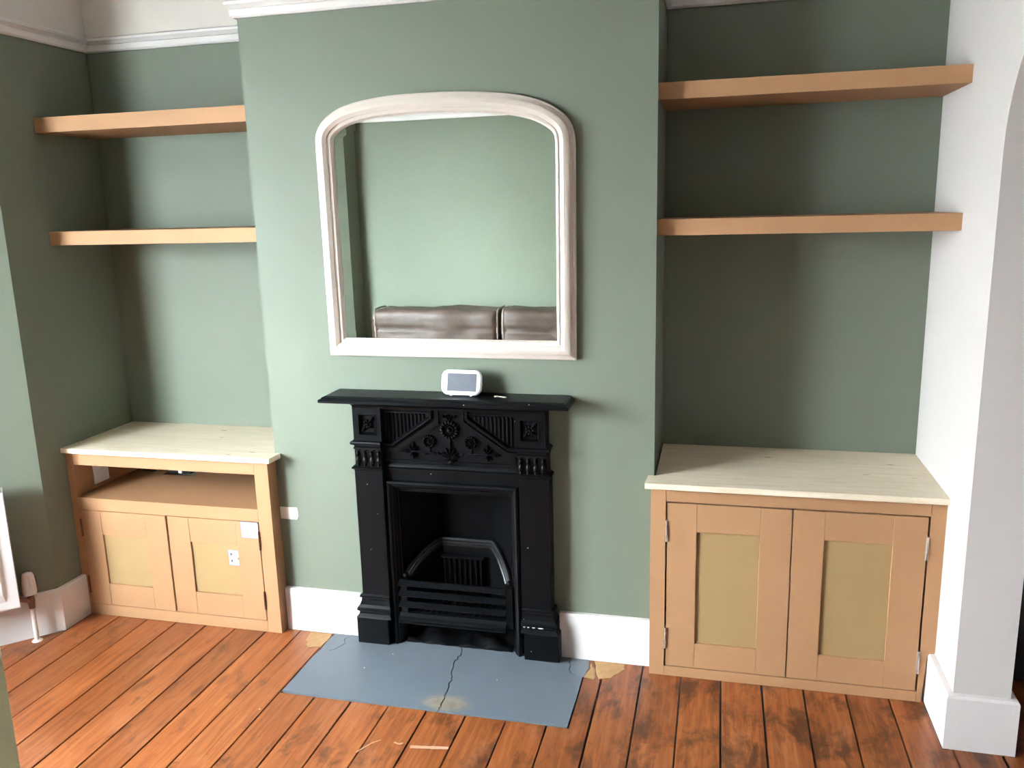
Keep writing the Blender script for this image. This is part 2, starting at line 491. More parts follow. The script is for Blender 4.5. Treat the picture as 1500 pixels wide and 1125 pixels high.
g = G().sweep([B[3], (L, YB), (R, YB)], RAIL, XY)
struct(obj('trim_4', g, 'gloss', smooth=True, ang=30))

# ------------------------------------------------------------------ floor: every board a piece
g = G().box(-1.93, 5.1, -4.2, 1.5, -0.09, -0.06)
floor = struct(obj('floor', g, 'dark'))
BP = 0.1313
HX0, HX1, HY = 0.197, 1.174, -0.42
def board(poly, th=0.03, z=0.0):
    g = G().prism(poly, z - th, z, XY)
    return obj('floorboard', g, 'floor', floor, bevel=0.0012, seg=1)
k0 = int(math.floor((-1.80 - 0.058) / BP)); k1 = int(math.ceil((4.6 - 0.058) / BP))
for k in range(k0, k1):
    xa = 0.058 + k * BP; xb = xa + BP
    gp = random.choice([0.0017, 0.0023, 0.003]); gq = random.choice([0.0018, 0.0023, 0.003])
    if xb > 1.2: gq += 0.0012
    z = random.uniform(-0.0015, 0.0)
    x0, x1 = xa + gp, xb - gq
    if xb < L:            # inside the bay
        sh = max(0.0, (L - xb)); yt = -0.19 - sh; yf = -2.72 + sh
        if yt - yf > 0.1: board([(x0, yf), (x1, yf), (x1, yt), (x0, yt)], z=z)
        continue
    yt = D1 if xb < 0.03 else 0.0 if xb < 1.45 else D2 if xb < R else 1.3
    yf = YB if xb < 1.24 or xa > 1.95 else -4.0
    if xa < HX0 < xb - 0.04:
        board([(x0, yf), (x1, yf), (x1, HY - 0.004), (HX0 - 0.003, HY - 0.004), (HX0 - 0.003, 0), (x0, 0)], z=z)
    elif xa + 0.03 < HX1 < xb:
        board([(x0, yf), (x1, yf), (x1, 0), (HX1 + 0.003, 0), (HX1 + 0.003, HY - 0.004), (x0, HY - 0.004)], z=z)
    elif xa >= HX0 - 0.01 and xb <= HX1 + 0.04:
        board([(x0, yf), (x1, yf), (x1, HY - 0.004), (x0, HY - 0.004)], z=z)
    elif xa < R < xb:
        board([(x0, yf), (x1, yf), (x1, -0.302), (R - 0.021, -0.302), (R - 0.021, D2), (x0, D2)], z=z)
    elif abs(xb - 1.503) < 0.03:
        board([(x0, yf), (x1, yf), (x1, -0.452), (x0, -0.450)], z=z)
        board([(x0, -0.449), (x1, -0.451), (x1, 0.0), (x0, 0.0)], z=z - 0.001)
    else:
        board([(x0, yf), (x1, yf), (x1, yt), (x0, yt)], z=z)
# scuff marks of white paint left on the boards
def smear(pts, w, name, label):
    g = G()
    for i in range(len(pts) - 1):
        a = Vector(pts[i]); b = Vector(pts[i + 1]); d = (b - a).normalized(); n = Vector((-d.y, d.x)) * w
        g.prism([tuple(a + n), tuple(a - n), tuple(b - n * 0.8), tuple(b + n * 0.8)], 0.0004, 0.0011, XY)
    return tag(obj(name, g, 'smear'), label, 'paint mark')
smear([(0.727, -0.611), (0.79, -0.602), (0.843, -0.594)], 0.007, 'paint_smear', 'broad white paint smear on the boards in front of the hearth')
smear([(0.578, -0.668), (0.592, -0.643), (0.607, -0.617), (0.628, -0.598)], 0.0022, 'paint_smear', 'thin curved white paint streak on the boards')
smear([(0.672, -0.600), (0.69, -0.606), (0.700, -0.598)], 0.003, 'paint_smear', 'small white paint dab between the two longer paint marks')

# ------------------------------------------------------------------ hearth, cracked in pieces
HZ = 0.002
hearth = thing('hearth', 'blue-grey painted hearth slab with a crack, in front of the black fireplace', 'hearth', (0.69, -0.2, 0))
crack = [(0.706, 0.02), (0.706, -0.023), (0.722, -0.066), (0.715, -0.119), (0.726, -0.194), (0.738, -0.243), (0.743, -0.318), (0.752, -0.384), (0.751, -0.424)]
def jag(pts, n=4, a=0.004, sd=1):
    rr = random.Random(sd); out = []
    for i in range(len(pts) - 1):
        for k in range(n):
            f = k / n; j = 0 if (i == 0 and k == 0) else 1
            out.append((pts[i][0] * (1 - f) + pts[i + 1][0] * f + j * rr.uniform(-a, a), pts[i][1] * (1 - f) + pts[i + 1][1] * f + j * rr.uniform(-a, a)))
    out.append(pts[-1]); return out
ck = jag(crack)
e = 0.0018
cl = [(x - e, y) for x, y in ck]; cr = [(x + e, y) for x, y in ck]
lc = jag([(0.274, 0.012), (0.259, -0.057), (0.270, -0.085), (0.254, -0.127), (0.237, -0.140), (0.200, -0.128)], 3, 0.003, 3)
rc = jag([(1.115, 0.012), (1.115, -0.049), (1.120, -0.096), (1.137, -0.125), (1.175, -0.137)], 3, 0.003, 5)
fl = jag([(0.196, -0.415), (0.48, -0.4185), (0.751 - e, -0.421)], 9, 0.0022, 8)
fr = jag([(0.751 + e, -0.421), (0.96, -0.4215), (1.172, -0.424)], 8, 0.0022, 9)
pl = [(x + 0.0008, y) for x, y in lc] + [(0.196, -0.2)] + fl + cl[::-1][1:]
pr = cr[:-1] + fr + [(1.1745, -0.25)] + [(x - 0.0006, y) for x, y in rc[::-1]]
def slab(poly, z1=HZ):
    # keep the body of the slab clear of the firebox back
    g = G().prism(poly, -0.04, z1, XY)
    return obj('slab_piece', g, 'hearth', hearth)
slab(pl); slab(pr)
slab([(0.205, 0.012), (0.198, -0.05), (0.198, -0.127)] + [(x - 0.0026, y + 0.0018) for x, y in lc[::-1][1:]], HZ - 0.001)
slab([(x + 0.0024, y + 0.0016) for x, y in rc] + [(1.187, -0.073), (1.173, 0.012)], HZ - 0.001)
def patch(pts, name, label, sd):
    rr = random.Random(sd); pts = jag(pts + [pts[0]], 4, 0.004, sd)[:-1]
    cx = sum(p[0] for p in pts) / len(pts); cy = sum(p[1] for p in pts) / len(pts)
    r0 = [(x, y, -0.004) for x, y in pts]; r1 = [(cx + (x - cx) * 0.96, cy + (y - cy) * 0.96, 0.0016) for x, y in pts]
    r2 = [(cx + (x - cx) * 0.6, cy + (y - cy) * 0.6, 0.0028 + rr.uniform(-0.0008, 0.001)) for x, y in pts]
    g = G().loft([r0, r1, r2])
    return tag(obj(name, g, 'mortar', smooth=True, ang=60), label, 'mortar')
patch([(0.097, -0.022), (0.112, -0.075), (0.117, -0.102), (0.153, -0.135), (0.194, -0.121), (0.194, -0.022)], 'mortar_patch', 'sandy mortar patch at the left back corner of the hearth', 11)
patch([(1.192, -0.022), (1.192, -0.075), (1.181, -0.137), (1.222, -0.136)], 'mortar_patch', 'broken mortar piece touching the right back corner of the hearth', 12)
patch([(1.198, -0.022), (1.228, -0.134), (1.272, -0.122), (1.31, -0.058), (1.307, -0.022)], 'mortar_patch', 'mortar fill between the hearth and the right hand cupboard', 13)

# ------------------------------------------------------------------ cast iron fireplace
CX = 0.699
fire = thing('fireplace', 'black cast iron fireplace with flower reliefs and barred grate', 'fireplace', (CX, -0.04, HZ))
def mx(s): return (lambda x: x) if s < 0 else (lambda x: 2 * CX - x)
def ring3(x0, x1, yf, z, yb=0.0): return [(x0, yb, z), (x0, yf, z), (x1, yf, z), (x1, yb, z)]
# mantel shelf, moulded on three sides
g = G().loft([ring3(0.262 + o, 2 * CX - 0.262 - o, -0.138 + o, z) for o, z in [(0.004, 0.935), (0, 0.937), (0, 0.946), (0.004, 0.9485), (0.007, 0.949), (0.011, 0.954), (0.02, 0.958)]])
obj('mantel_shelf', g, 'iron', fire)
g = G().loft([ring3(0.355 - o, 2 * CX - 0.355 + o, -0.064 - o, z) for o, z in [(0.0, 0.905), (0.001, 0.912), (0.006, 0.918), (0.014, 0.924), (0.022, 0.929), (0.028, 0.935)]])
obj('cornice', g, 'iron', fire)
# back plate with the opening
g = G()
g.box(0.445, 2 * CX - 0.445, -0.026, 0.0, 0.632, 0.91)
g.box(0.445, 0.475, -0.026, 0.0, HZ, 0.632); g.box(2 * CX - 0.475, 2 * CX - 0.445, -0.026, 0.0, HZ, 0.632)
plate = obj('frieze_panel', g, 'iron', fire)
# plain bands of the frieze
def bead(path, w, h, y, name='moulding', closed=False):
    prof = [(-w / 2, y), (-w / 2, y - h * 0.6), (-w * 0.25, y - h), (w * 0.25, y - h), (w / 2, y - h * 0.6), (w / 2, y)]
    g = G().sweep(path, prof, XZ, closed)
    return obj(name, g, 'iron', plate)
obj('moulding', G().loft([[(0.448, -0.026, z), (0.448, -0.026 - d, z), (2 * CX - 0.448, -0.026 - d, z), (2 * CX - 0.448, -0.026, z)] for d, z in [(0.004, 0.672), (0.016, 0.676), (0.016, 0.683), (0.01, 0.687), (0.008, 0.694), (0.004, 0.70)]]), 'iron', plate)
obj('moulding', G().box(0.465, 2 * CX - 0.465, -0.034, -0.026, 0.708, 0.713), 'iron', plate)
for s in (-1, 1):
    X = mx(s)
    f = lambda pts: [(X(a), b) for a, b in pts]
    bead(f([(0.452, 0.770), (0.489, 0.770), (0.634, 0.872), (0.634, 0.905)]), 0.013, 0.017, -0.026)
    g = G().prism(f([(0.452, 0.742), (0.500, 0.742), (0.660, 0.848), (0.660, 0.905), (0.646, 0.905), (0.646, 0.860), (0.492, 0.757), (0.452, 0.757)]), -0.0345, -0.026, XZ)
    obj('raised_band', g, 'iron', plate)
    obj('moulding', G().box(min(X(0.452), X(0.634)), max(X(0.452), X(0.634)), -0.033, -0.026, 0.884, 0.890), 'iron', plate)
    g = G().prism(f([(0.465, 0.714), (0.472, 0.714), (0.472, 0.738), (0.465, 0.738)]), -0.034, -0.026, XZ)
    obj('moulding', g, 'iron', plate)
    # fluted corner: each reed its own piece
    for i in range(12):
        x = 0.463 + i * 0.0142
        zb = 0.778 if x < 0.489 else 0.778 + (x + 0.004 - 0.489) * (0.872 - 0.770) / (0.634 - 0.489) + 0.003
        if 0.882 - zb < 0.008: continue
        g = G()
        rr = [(X(x) + 0.0042 * math.cos(PI * k / 4), -0.026 - 0.006 * math.sin(PI * k / 4)) for k in range(5)]
        g.loft([[(a, b, zb) for a, b in rr], [(a, b, 0.879) for a, b in rr], [(a, -0.026, 0.882) for a, b in rr]])
        obj('reed', g, 'iron', plate, smooth=True)
# flower reliefs
def daisy(cx, cz, r, n, y=-0.026):
    g = G()
    for k in range(n):
        a = 2 * PI * k / n
        g.ell((cx + r * 0.80 * math.cos(a), y - 0.004, cz + r * 0.80 * math.sin(a)), (r * 0.25, 0.013, r * 0.19), a)
    rin = r * 0.5
    g.loft([[(cx + q * math.cos(2 * PI * k / 14), y - h, cz + q * math.sin(2 * PI * k / 14)) for k in range(14)] for q, h in [(rin, 0), (rin, 0.007), (rin * 0.85, 0.010), (rin * 0.7, 0.007), (rin * 0.6, 0.007)]])
    g.ell((cx, y - 0.006, cz), (r * 0.28, 0.016, r * 0.28), 0, 10, 6)
    return obj('flower', g, 'iron', plate, smooth=True, ang=50)
daisy(CX + 0.001, 0.829, 0.034, 16); daisy(0.623, 0.785, 0.0235, 15); daisy(2 * CX - 0.623, 0.786, 0.0235, 15)
def leaf(g, x, z, l, w, a, y=-0.026, h=0.015):
    """pointed leaf with a raised midrib, growing from (x,z) in direction a"""
    ca, sa = math.cos(a), math.sin(a); rings = []
    for t, q in [(0, 0.15), (0.2, 0.7), (0.45, 1.0), (0.75, 0.6), (1.0, 0.04)]:
        c = (x + ca * l * t, z + sa * l * t); n = (-sa * w * q, ca * w * q); b = h * (0.4 + 0.6 * q)
        rings.append([(c[0] - n[0], y + 0.001, c[1] - n[1]), (c[0] - n[0] * 0.5, y - b * 0.65, c[1] - n[1] * 0.5), (c[0], y - b, c[1]), (c[0] + n[0] * 0.5, y - b * 0.65, c[1] + n[1] * 0.5), (c[0] + n[0], y + 0.001, c[1] + n[1])])
    g.loft(rings)
g = G()
for a in (60, 90, 120): leaf(g, CX, 0.862, 0.022, 0.006, math.radians(a))
leaf(g, CX - 0.016, 0.872, 0.014, 0.005, math.radians(130)); leaf(g, CX + 0.016, 0.872, 0.014, 0.005, math.radians(50))
obj('leaf_crest', g, 'iron', plate, smooth=True)
g = G()
g.tube([(CX, -0.03, 0.80), (CX + 0.001, -0.031, 0.775), (CX, -0.03, 0.715)], 0.004, 6)
for a, l in ((90, 0.045), (66, 0.04), (114, 0.04), (35, 0.036), (145, 0.036), (8, 0.034), (172, 0.034)): leaf(g, CX, 0.727, l, 0.0085, math.radians(a), h=0.013)
for a in (215, 325, 190, 350): leaf(g, CX, 0.722, 0.024, 0.006, math.radians(a))
g.ell((CX, -0.03, 0.712), (0.013, 0.008, 0.008)); g.ell((CX, -0.03, 0.784), (0.006, 0.007, 0.006))
obj('lotus', g, 'iron', plate, smooth=True)
for s in (-1, 1):
    X = mx(s); g = G(); q = -s
    g.tube([(X(CX - 0.03), -0.028, 0.738), (X(CX - 0.07), -0.030, 0.742), (X(0.58), -0.030, 0.746), (X(0.535), -0.028, 0.744)], 0.0032, 6)
    g.tube([(X(0.622), -0.028, 0.763), (X(0.624), -0.029, 0.744)], 0.0032, 6)
    for x in (0.607, 0.640, 0.655): g.ell((X(x), -0.028, 0.741), (0.005, 0.007, 0.0055))
    A = lambda d: math.radians(d if s < 0 else 180 - d)
    leaf(g, X(0.563), 0.747, 0.034, 0.009, A(90)); leaf(g, X(0.563), 0.747, 0.024, 0.007, A(130)); leaf(g, X(0.563), 0.747, 0.024, 0.007, A(50))
    leaf(g, X(0.563), 0.743, 0.024, 0.007, A(270)); leaf(g, X(0.563), 0.743, 0.022, 0.006, A(225)); leaf(g, X(0.563), 0.743, 0.020, 0.006, A(315))
    leaf(g, X(0.553), 0.746, 0.038, 0.009, A(183))
    obj('leaf_spray', g, 'iron', plate, smooth=True)
# pilasters
for s in (-1, 1):
    X = mx(s)
    def bx(g, a, b, y0, y1, z0, z1):
        return g.box(min(X(a), X(b)), max(X(a), X(b)), y0, y1, z0, z1)
    def rg(a, b, yf, z): return ring3(min(X(a), X(b)), max(X(a), X(b)), yf, z)
    g = bx(G(), 0.343, 0.450, -0.055, 0.0, 0.185, 0.682)
    pil = obj('pilaster', g, 'iron', fire, bevel=0.002, seg=1)
    # capital block with a sunken square
    g = G()
    x0, x1, z0, z1 = 0.353, 0.458, 0.786, 0.912
    i0, i1, j0, j1 = 0.373, 0.441, 0.806, 0.884
    bx(g, x0, i0, -0.064, 0, z0, z1); bx(g, i1, x1, -0.064, 0, z0, z1); bx(g, i0, i1, -0.064, 0, z0, j0); bx(g, i0, i1, -0.064, 0, j1, z1)
    bx(g, i0, i1, -0.050, 0, j0, j1)
    obj('capital_block', g, 'iron', pil)
    g = G()
    g.sweep([(X(i0), j0), (X(i1), j0), (X(i1), j1), (X(i0), j1)] if s < 0 else [(X(i1), j0), (X(i0), j0), (X(i0), j1), (X(i1), j1)], [(0.0, -0.064), (0.0, -0.0665), (0.003, -0.0665), (0.009, -0.052), (0.009, -0.05)], XZ, True)
    obj('sunk_moulding', g, 'iron', pil)
    g = G(); cx, cz = X(0.407), 0.846
    for a in (48, 228): leaf(g, cx + 0.009 * math.cos(math.radians(a)), cz + 0.009 * math.sin(math.radians(a)), 0.031, 0.010, math.radians(a), -0.05, 0.015)
    for a in (138, 318): leaf(g, cx, cz, 0.025, 0.006, math.radians(a), -0.05, 0.010)
    for k in range(7):
        a = 2 * PI * k / 7; g.ell((cx + 0.0115 * math.cos(a), -0.055, cz + 0.0115 * math.sin(a)), (0.006, 0.008, 0.005), a)
    g.ell((cx, -0.056, cz), (0.0065, 0.011, 0.0065))
    for dx in (-1, 1):
        for dz in (-1, 1): g.ell((cx + dx * 0.021, -0.05, cz + dz * 0.026), (0.003, 0.004, 0.003))
    obj('rosette', g, 'iron', pil, smooth=True)
    g = G().loft([rg(0.353 - o, 0.450 + o * 0.4, -0.060 - o, z) for o, z in [(0, 0.752), (0.004, 0.754), (0.004, 0.760), (0.001, 0.763), (0.002, 0.768), (0.011, 0.772), (0.013, 0.778), (0.011, 0.783), (0.004, 0.786), (0.002, 0.789)]])
    obj('capital_moulding', g, 'iron', pil)
    g = bx(G(), 0.350, 0.452, -0.056, 0, 0.688, 0.755)
    obj('tongue_band', g, 'iron', pil)
    for k in range(4):
        x = X(0.3625 + k * 0.0262); g = G()
        g.ell((x, -0.056, 0.736), (0.0075, 0.011, 0.012)); g.ell((x, -0.056, 0.712), (0.0105, 0.010, 0.017)); g.ell((x, -0.058, 0.696), (0.006, 0.008, 0.007))
        g.ell((x, -0.056, 0.750), (0.011, 0.006, 0.004))
        obj('tongue', g, 'iron', pil, smooth=True)
    g = G().loft([rg(0.345 - o, 0.450 + o * 0.3, -0.057 - o, z) for o, z in [(0, 0.674), (0.002, 0.677), (0.007, 0.680), (0.008, 0.686), (0.003, 0.689), (0.001, 0.692)]])
    obj('necking', g, 'iron', pil)
    g = G().loft([rg(0.342 - o, 0.446 + o * 0.35, -0.054 - o * 0.6, z) for o, z in [(0.001, 0.196), (0.009, 0.191), (0.010, 0.183), (0.003, 0.180), (0.004, 0.170), (0.010, 0.155), (0.018, 0.145), (0.021, 0.137), (0.019, 0.132), (0.012, 0.128), (0.013, 0.120), (0.021, 0.109), (0.024, 0.106)]][::-1])
    obj('plinth_moulding', g, 'iron', pil)
    g = bx(G(), 0.3175, 0.443, -0.067, 0, HZ, 0.106)
    obj('plinth', g, 'iron', pil, bevel=0.003, seg=1)
    if s > 0:     # white filler showing where the paint has chipped off the right hand base
        for xa, xb in ((0.952, 0.960), (0.967, 0.975), (0.984, 0.996), (1.005, 1.026)):
            obj('paint_chip', G().ell(((xa + xb) / 2, -0.0625, 0.1275), ((xb - xa) / 2, 0.002, 0.0022)), 'paper', pil)
# moulded frame around the fire opening
FP = [(0, -0.026), (0, -0.046), (0.006, -0.050), (0.011, -0.048), (0.013, -0.042), (0.018, -0.041), (0.022, -0.034), (0.027, -0.026), (0.030, -0.018), (0.034, -0.018), (0.035, 0.004), (0.0, 0.004)]
xo = 0.459
g = G().sweep([(2 * CX - xo, HZ), (2 * CX - xo, 0.634), (xo, 0.634), (xo, HZ)], FP, XZ)
obj('opening_frame', g, 'iron', fire)
# firebox lining: splayed cheeks, back and hood
xi = 0.494
def cheek_x(s, y): return mx(s)(xi + (0.602 - xi) * min(1, max(0, y / 0.14)))
g = G()
T = 0.6
out = [(xi, 0.0), (0.600, 0.14), (2 * CX - 0.600, 0.14), (2 * CX - xi, 0.0)]
o2 = [(xi - 0.02, 0.0), (0.59, 0.16), (2 * CX - 0.59, 0.16), (2 * CX - xi + 0.02, 0.0)]
g.prism(out + o2[::-1], HZ, T, XY)
g.prism([(xi, -0.01), (0.600, 0.14), (2 * CX - 0.600, 0.14), (2 * CX - xi, -0.01)], T - 0.012, T, XY)
box_ = obj('firebox', g, 'soot', fire)
# lower fire lining topped by the worn arched moulding
path = []
for k in range(11):
    t = k / 10; path.append((0.502 + 0.098 * t, -0.015 + 0.135 * t, 0.272 + 0.092 * math.sin(t * PI / 2) ** 0.8))
path += [(2 * CX - x, y, z) for x, y, z in path[::-1]]
def arch_rings(prof):
    rings = []
    n = len(path)
    for i, (x, y, z) in enumerate(path):
        a = Vector(path[max(i - 1, 0)]); b = Vector(path[min(i + 1, n - 1)])
        if i == 10: a, b = Vector((0, 0, 0)), Vector((1, 0.6, 0))
        if i == 11: a, b = Vector((0, 0, 0)), Vector((1, -0.6, 0))
        d = (b - a); d2 = Vector((d.x, d.y, 0)).normalized(); inn = Vector((d2.y, -d2.x, 0))
        if i in (10, 11): inn = inn * 1.25
        dn = Vector((0, 0, 1)) - d.normalized() * d.normalized().z; dn.normalize()
        rings.append([tuple(Vector((x, y, z)) + inn * o + dn * h) for o, h in prof])
    return rings
g = G().loft(arch_rings([(-0.006, 0.003), (0.002, 0.003), (0.004, 0.000), (0.005, -0.005), (0.009, -0.008), (0.010, -0.014), (0.0135, -0.018), (0.014, -0.024), (0.010, -0.026), (-0.006, -0.026)]))
obj('arched_moulding', g, 'bare', fire, smooth=True, ang=25)
g = G(); ar = arch_rings([(0.0, -0.01), (0.012, -0.02)])
for i in range(len(path) - 1):
    a0, a1 = ar[i]; b0, b1 = ar[i + 1]
    q = [a0, a1, b1, b0]
    g.add([(p[0], p[1], p[2]) for p in q] + [(p[0], p[1], 0.10) for p in q], [(0, 1, 2, 3), (7, 6, 5, 4), (0, 4, 5, 1), (1, 5, 6, 2), (2, 6, 7, 3), (3, 7, 4, 0)])
obj('fire_lining', g, 'soot', fire)
for s in (-1, 1):
    X = mx(s)
    g = G().ell((X(0.503), -0.020, 0.268), (0.010, 0.012, 0.010)).box(min(X(0.488), X(0.512)), max(X(0.488), X(0.512)), -0.040, 0.004, 0.10, 0.258)
    obj('bar_post', g, 'iron', fire)
grille = obj('back_grille', G().box(0.612, 0.757 + 0.01, 0.094, 0.112, 0.150, 0.306), 'soot', fire)
obj('grille_lintel', G().loft([ring3(0.606, 0.772, y, z, 0.10) for y, z in [(0.092, 0.296), (0.084, 0.299), (0.084, 0.304), (0.092, 0.309)]]), 'iron', grille)
for k in range(8):
    x = 0.619 + k * 0.0203
    obj('grille_rib', G().prism([(x - 0.005, 0.095), (x - 0.0025, 0.084), (x + 0.0025, 0.084), (x + 0.005, 0.095)], 0.152, 0.297, XY), 'iron', grille, bevel=0.001, seg=1)
# front bars
for zc, dep in ((0.249, 0.016), (0.209, 0.019), (0.166, 0.019)):
    x0, x1 = 0.484, 0.888
    pr_ = [(-0.034, zc - 0.007), (-0.052 - dep * 0.3, zc - 0.009), (-0.055 - dep * 0.3, zc - 0.006), (-0.046, zc + 0.004), (-0.042, zc + 0.007), (-0.034, zc + 0.007)]
    g = G().loft([[(x, y, z) for y, z in pr_] for x in (x0, x1)])
    obj('grate_bar', g, 'iron', fire)
pr_ = [(-0.028, 0.094), (-0.060, 0.094), (-0.062, 0.100), (-0.056, 0.104), (-0.058, 0.112), (-0.050, 0.118), (-0.040, 0.128), (-0.028, 0.128)]
g = G().loft([[(x, y, z) for y, z in pr_] for x in (0.482, 0.886)])
obj('bottom_bar', g, 'iron', fire)
# slotted bottom grate
fret = obj('bottom_grate', G().box(0.50, 0.895, -0.030, -0.022, 0.122, 0.130).box(0.53, 0.865, 0.022, 0.030, 0.122, 0.130).box(0.58, 0.82, 0.082, 0.09, 0.122, 0.130), 'soot', fire)
for k in range(16):
    x = 0.520 + k * 0.0236
    obj('grate_slat', G().box(x - 0.0065, x + 0.0065, -0.024, 0.085 - max(0, abs(x - CX) - 0.09) * 0.9, 0.121, 0.131), 'bare', fret)
# crumpled black sheet stuffed under the grate
g = G(); nx, ny = 26, 12; vs = []; fs = []
for j in range(ny):
    for i in range(nx):
        x = 0.496 + 0.406 * i / (nx - 1); y = -0.026 + 0.12 * j / (ny - 1)
        x = CX + (x - CX) * (1 - max(0, y) * 1.6)
        h = 0.004 + 0.05 * (j / (ny - 1)) + 0.022 * noise.noise((x * 14, y * 18, 2.1)) + 0.010 * noise.noise((x * 38, y * 40, 7))
        if j == 0: h = 0.0021
        vs.append((x, y + 0.004 * noise.noise((x * 30, 0, 3)), max(h, 0.0021)))
for j in range(ny - 1):
    for i in range(nx - 1):
        fs.append((j * nx + i, j * nx + i + 1, (j + 1) * nx + i + 1, (j + 1) * nx + i))
g.add(vs, fs)
o = obj('black_sheet', g, 'soot', smooth=True, ang=180)
md = o.modifiers.new('thick', 'SOLIDIFY'); md.thickness = 0.002; md.offset = 1
tag(o, 'crumpled sooty black sheet stuffed beneath the fire grate', 'sheet')

# ------------------------------------------------------------------ things on the mantel shelf
mon = thing('baby_monitor', 'white rounded baby monitor with grey screen on the black mantel shelf', 'monitor', (0.757, -0.07, 0.958))
def rrect(w, h, r, n=6):
    out = []
    for cx, cz, a0 in ((w / 2 - r, h / 2 - r, 0), (-w / 2 + r, h / 2 - r, 90), (-w / 2 + r, -h / 2 + r, 180), (w / 2 - r, -h / 2 + r, 270)):
        for k in range(n + 1):
            a = math.radians(a0 + 90 * k / n); out.append((cx + r * math.cos(a), cz + r * math.sin(a)))
    return out
tilt = math.radians(14); tw = math.radians(-3)
def MP(u, v, h):   # local to the monitor: u right, v up, h towards the back
    y = h * math.cos(tilt) + v * math.sin(tilt); z = v * math.cos(tilt) - h * math.sin(tilt)
    return (0.757 + u * math.cos(tw) - y * math.sin(tw), -0.062 + y * math.cos(tw) + u * math.sin(tw), 1.0055 + z)
MW, MH = 0.144, 0.086
g = G().loft([[MP(u * a, v * b, h) for u, v in rrect(MW, MH, 0.026)] for a, b, h in [(0.93, 0.9, 0.0), (0.98, 0.97, 0.002), (1, 1, 0.006), (1, 1, 0.012), (0.97, 0.96, 0.017), (0.88, 0.85, 0.02)]])
body = obj('body', g, 'plastic', mon, smooth=True, ang=50)
g = G().loft([[MP(u + 0.003, v + 0.001, h) for u, v in rrect(a, b, 0.004, 2)] for a, b, h in [(0.114, 0.072, 0.001), (0.114, 0.072, -0.0012), (0.112, 0.070, -0.0016)]])
obj('bezel', g, 'plastic', mon)
g = G().prism(rect(-0.0475, 0.0555, -0.030, 0.030), -0.0030, -0.0010, MP)
obj('screen', g, 'screen', mon)
for u in (-0.036, 0.036):
    g = G().loft([[MP(u + a * math.cos(2 * PI * k / 10), -MH / 2 + 0.001 - d, 0.008 + a * math.sin(2 * PI * k / 10)) for k in range(10)] for a, d in [(0.005, 0), (0.005, 0.003), (0.003, 0.0045)]])
    obj('foot', g, 'plastic', mon)
for v in (0.012, 0.004, -0.004):
    obj('indicator', G().ell(MP(-0.0625, v, -0.0001), (0.0012, 0.0012, 0.0012)), 'tape', mon)
g = G().prism([(-0.012, 0.012), (0.012, 0.012), (0.012, -0.043), (-0.012, -0.043)], 0, 0.004, lambda u, v, h: (0.757 + u, -0.030 + (-v) * 0.35 + h, 0.999 + v * 0.95))
obj('stand', g, 'plastic', mon)
obj('side_button', G().box(0.8275, 0.8305, -0.062, -0.055, 0.995, 1.005), 'plastic', mon)
g = G()
g.tube([(0.878 + 0.006 * math.cos(2 * PI * k / 12), -0.058 + 0.006 * math.sin(2 * PI * k / 12), 0.9598) for k in range(13)], 0.0015, 6)
g.tube([(0.884, -0.058, 0.9598), (0.915, -0.068, 0.9598)], 0.0018, 6)
g.box(0.903, 0.908, -0.073, -0.066, 0.9585, 0.961); g.box(0.910, 0.914, -0.074, -0.068, 0.9585, 0.961)
tag(obj('small_key', g, 'key'), 'small pale metal key lying on the mantel shelf beside the monitor', 'key')

# ------------------------------------------------------------------ overmantel mirror
mir = thing('mirror', 'large arched mirror in a moulded cream frame above the fireplace', 'mirror', (0.705, -0.02, 1.08))
raw = [(1.145, 1.70), (1.147, 1.761), (1.142, 1.81), (1.124, 1.846), (1.09, 1.876), (1.039, 1.903), (0.969, 1.923), (0.881, 1.936), (0.755, 1.9455), (0.606, 1.947), (0.512, 1.943), (0.414, 1.930), (0.345, 1.910), (0.293, 1.876), (0.267, 1.837), (0.262, 1.795), (0.262, 1.73)]
def catmull(P, n=4):
    out = []
    for i in range(1, len(P) - 2):
        for k in range(n):
            t = k / n; q = []
            for c in range(2):
                a, b, d, e_ = P[i - 1][c], P[i][c], P[i + 1][c], P[i + 2][c]
                q.append(0.5 * (2 * b + (d - a) * t + (2 * a - 5 * b + 4 * d - e_) * t * t + (3 * b - a - 3 * d + e_) * t ** 3))
            out.append(tuple(q))
    out.append(P[-2]); return out
top = catmull(raw)
outline = [(0.263, 1.082), (1.143, 1.080)] + top      # anticlockwise seen from the room: left of travel is inwards
MPf = [(0, -0.001), (0, -0.016), (0.004, -0.019), (0.010, -0.0195), (0.0105, -0.026), (0.0165, -0.028), (0.017, -0.034), (0.024, -0.038), (0.034, -0.039), (0.046, -0.031), (0.0465, -0.026), (0.052, -0.0245), (0.0525, -0.028), (0.058, -0.0265), (0.062, -0.020), (0.064, -0.010), (0.064, -0.001)]
g = G().sweep(outline, MPf + [MPf[0]], XZ, True)
obj('frame', g, 'frame', mir, smooth=True, ang=28)
def inset(path, o):
    n = len(path); P = [Vector(p) for p in path]; res = []
    for i in range(n):
        a = (P[i] - P[i - 1]).normalized(); b = (P[(i + 1) % n] - P[i]).normalized()
        na = Vector((-a.y, a.x)); nb = Vector((-b.y, b.x)); m = na + nb; m = m / max(m.dot(na), 0.2)
        res.append(tuple(P[i] + m * o))
    return res
i1 = inset(outline, 0.062); i2 = inset(outline, 0.086)
keep = [0, 1]; last = math.atan2(i2[1][1] - 1.5, i2[1][0] - 0.705)
for i in range(2, len(i2)):          # drop points that fold back in the tight shoulders
    a_ = math.atan2(i2[i][1] - 1.5, i2[i][0] - 0.705)
    if a_ > last + 0.004 and a_ < 3.6: keep.append(i); last = a_
i1 = [i1[k] for k in keep]; i2 = [i2[k] for k in keep]
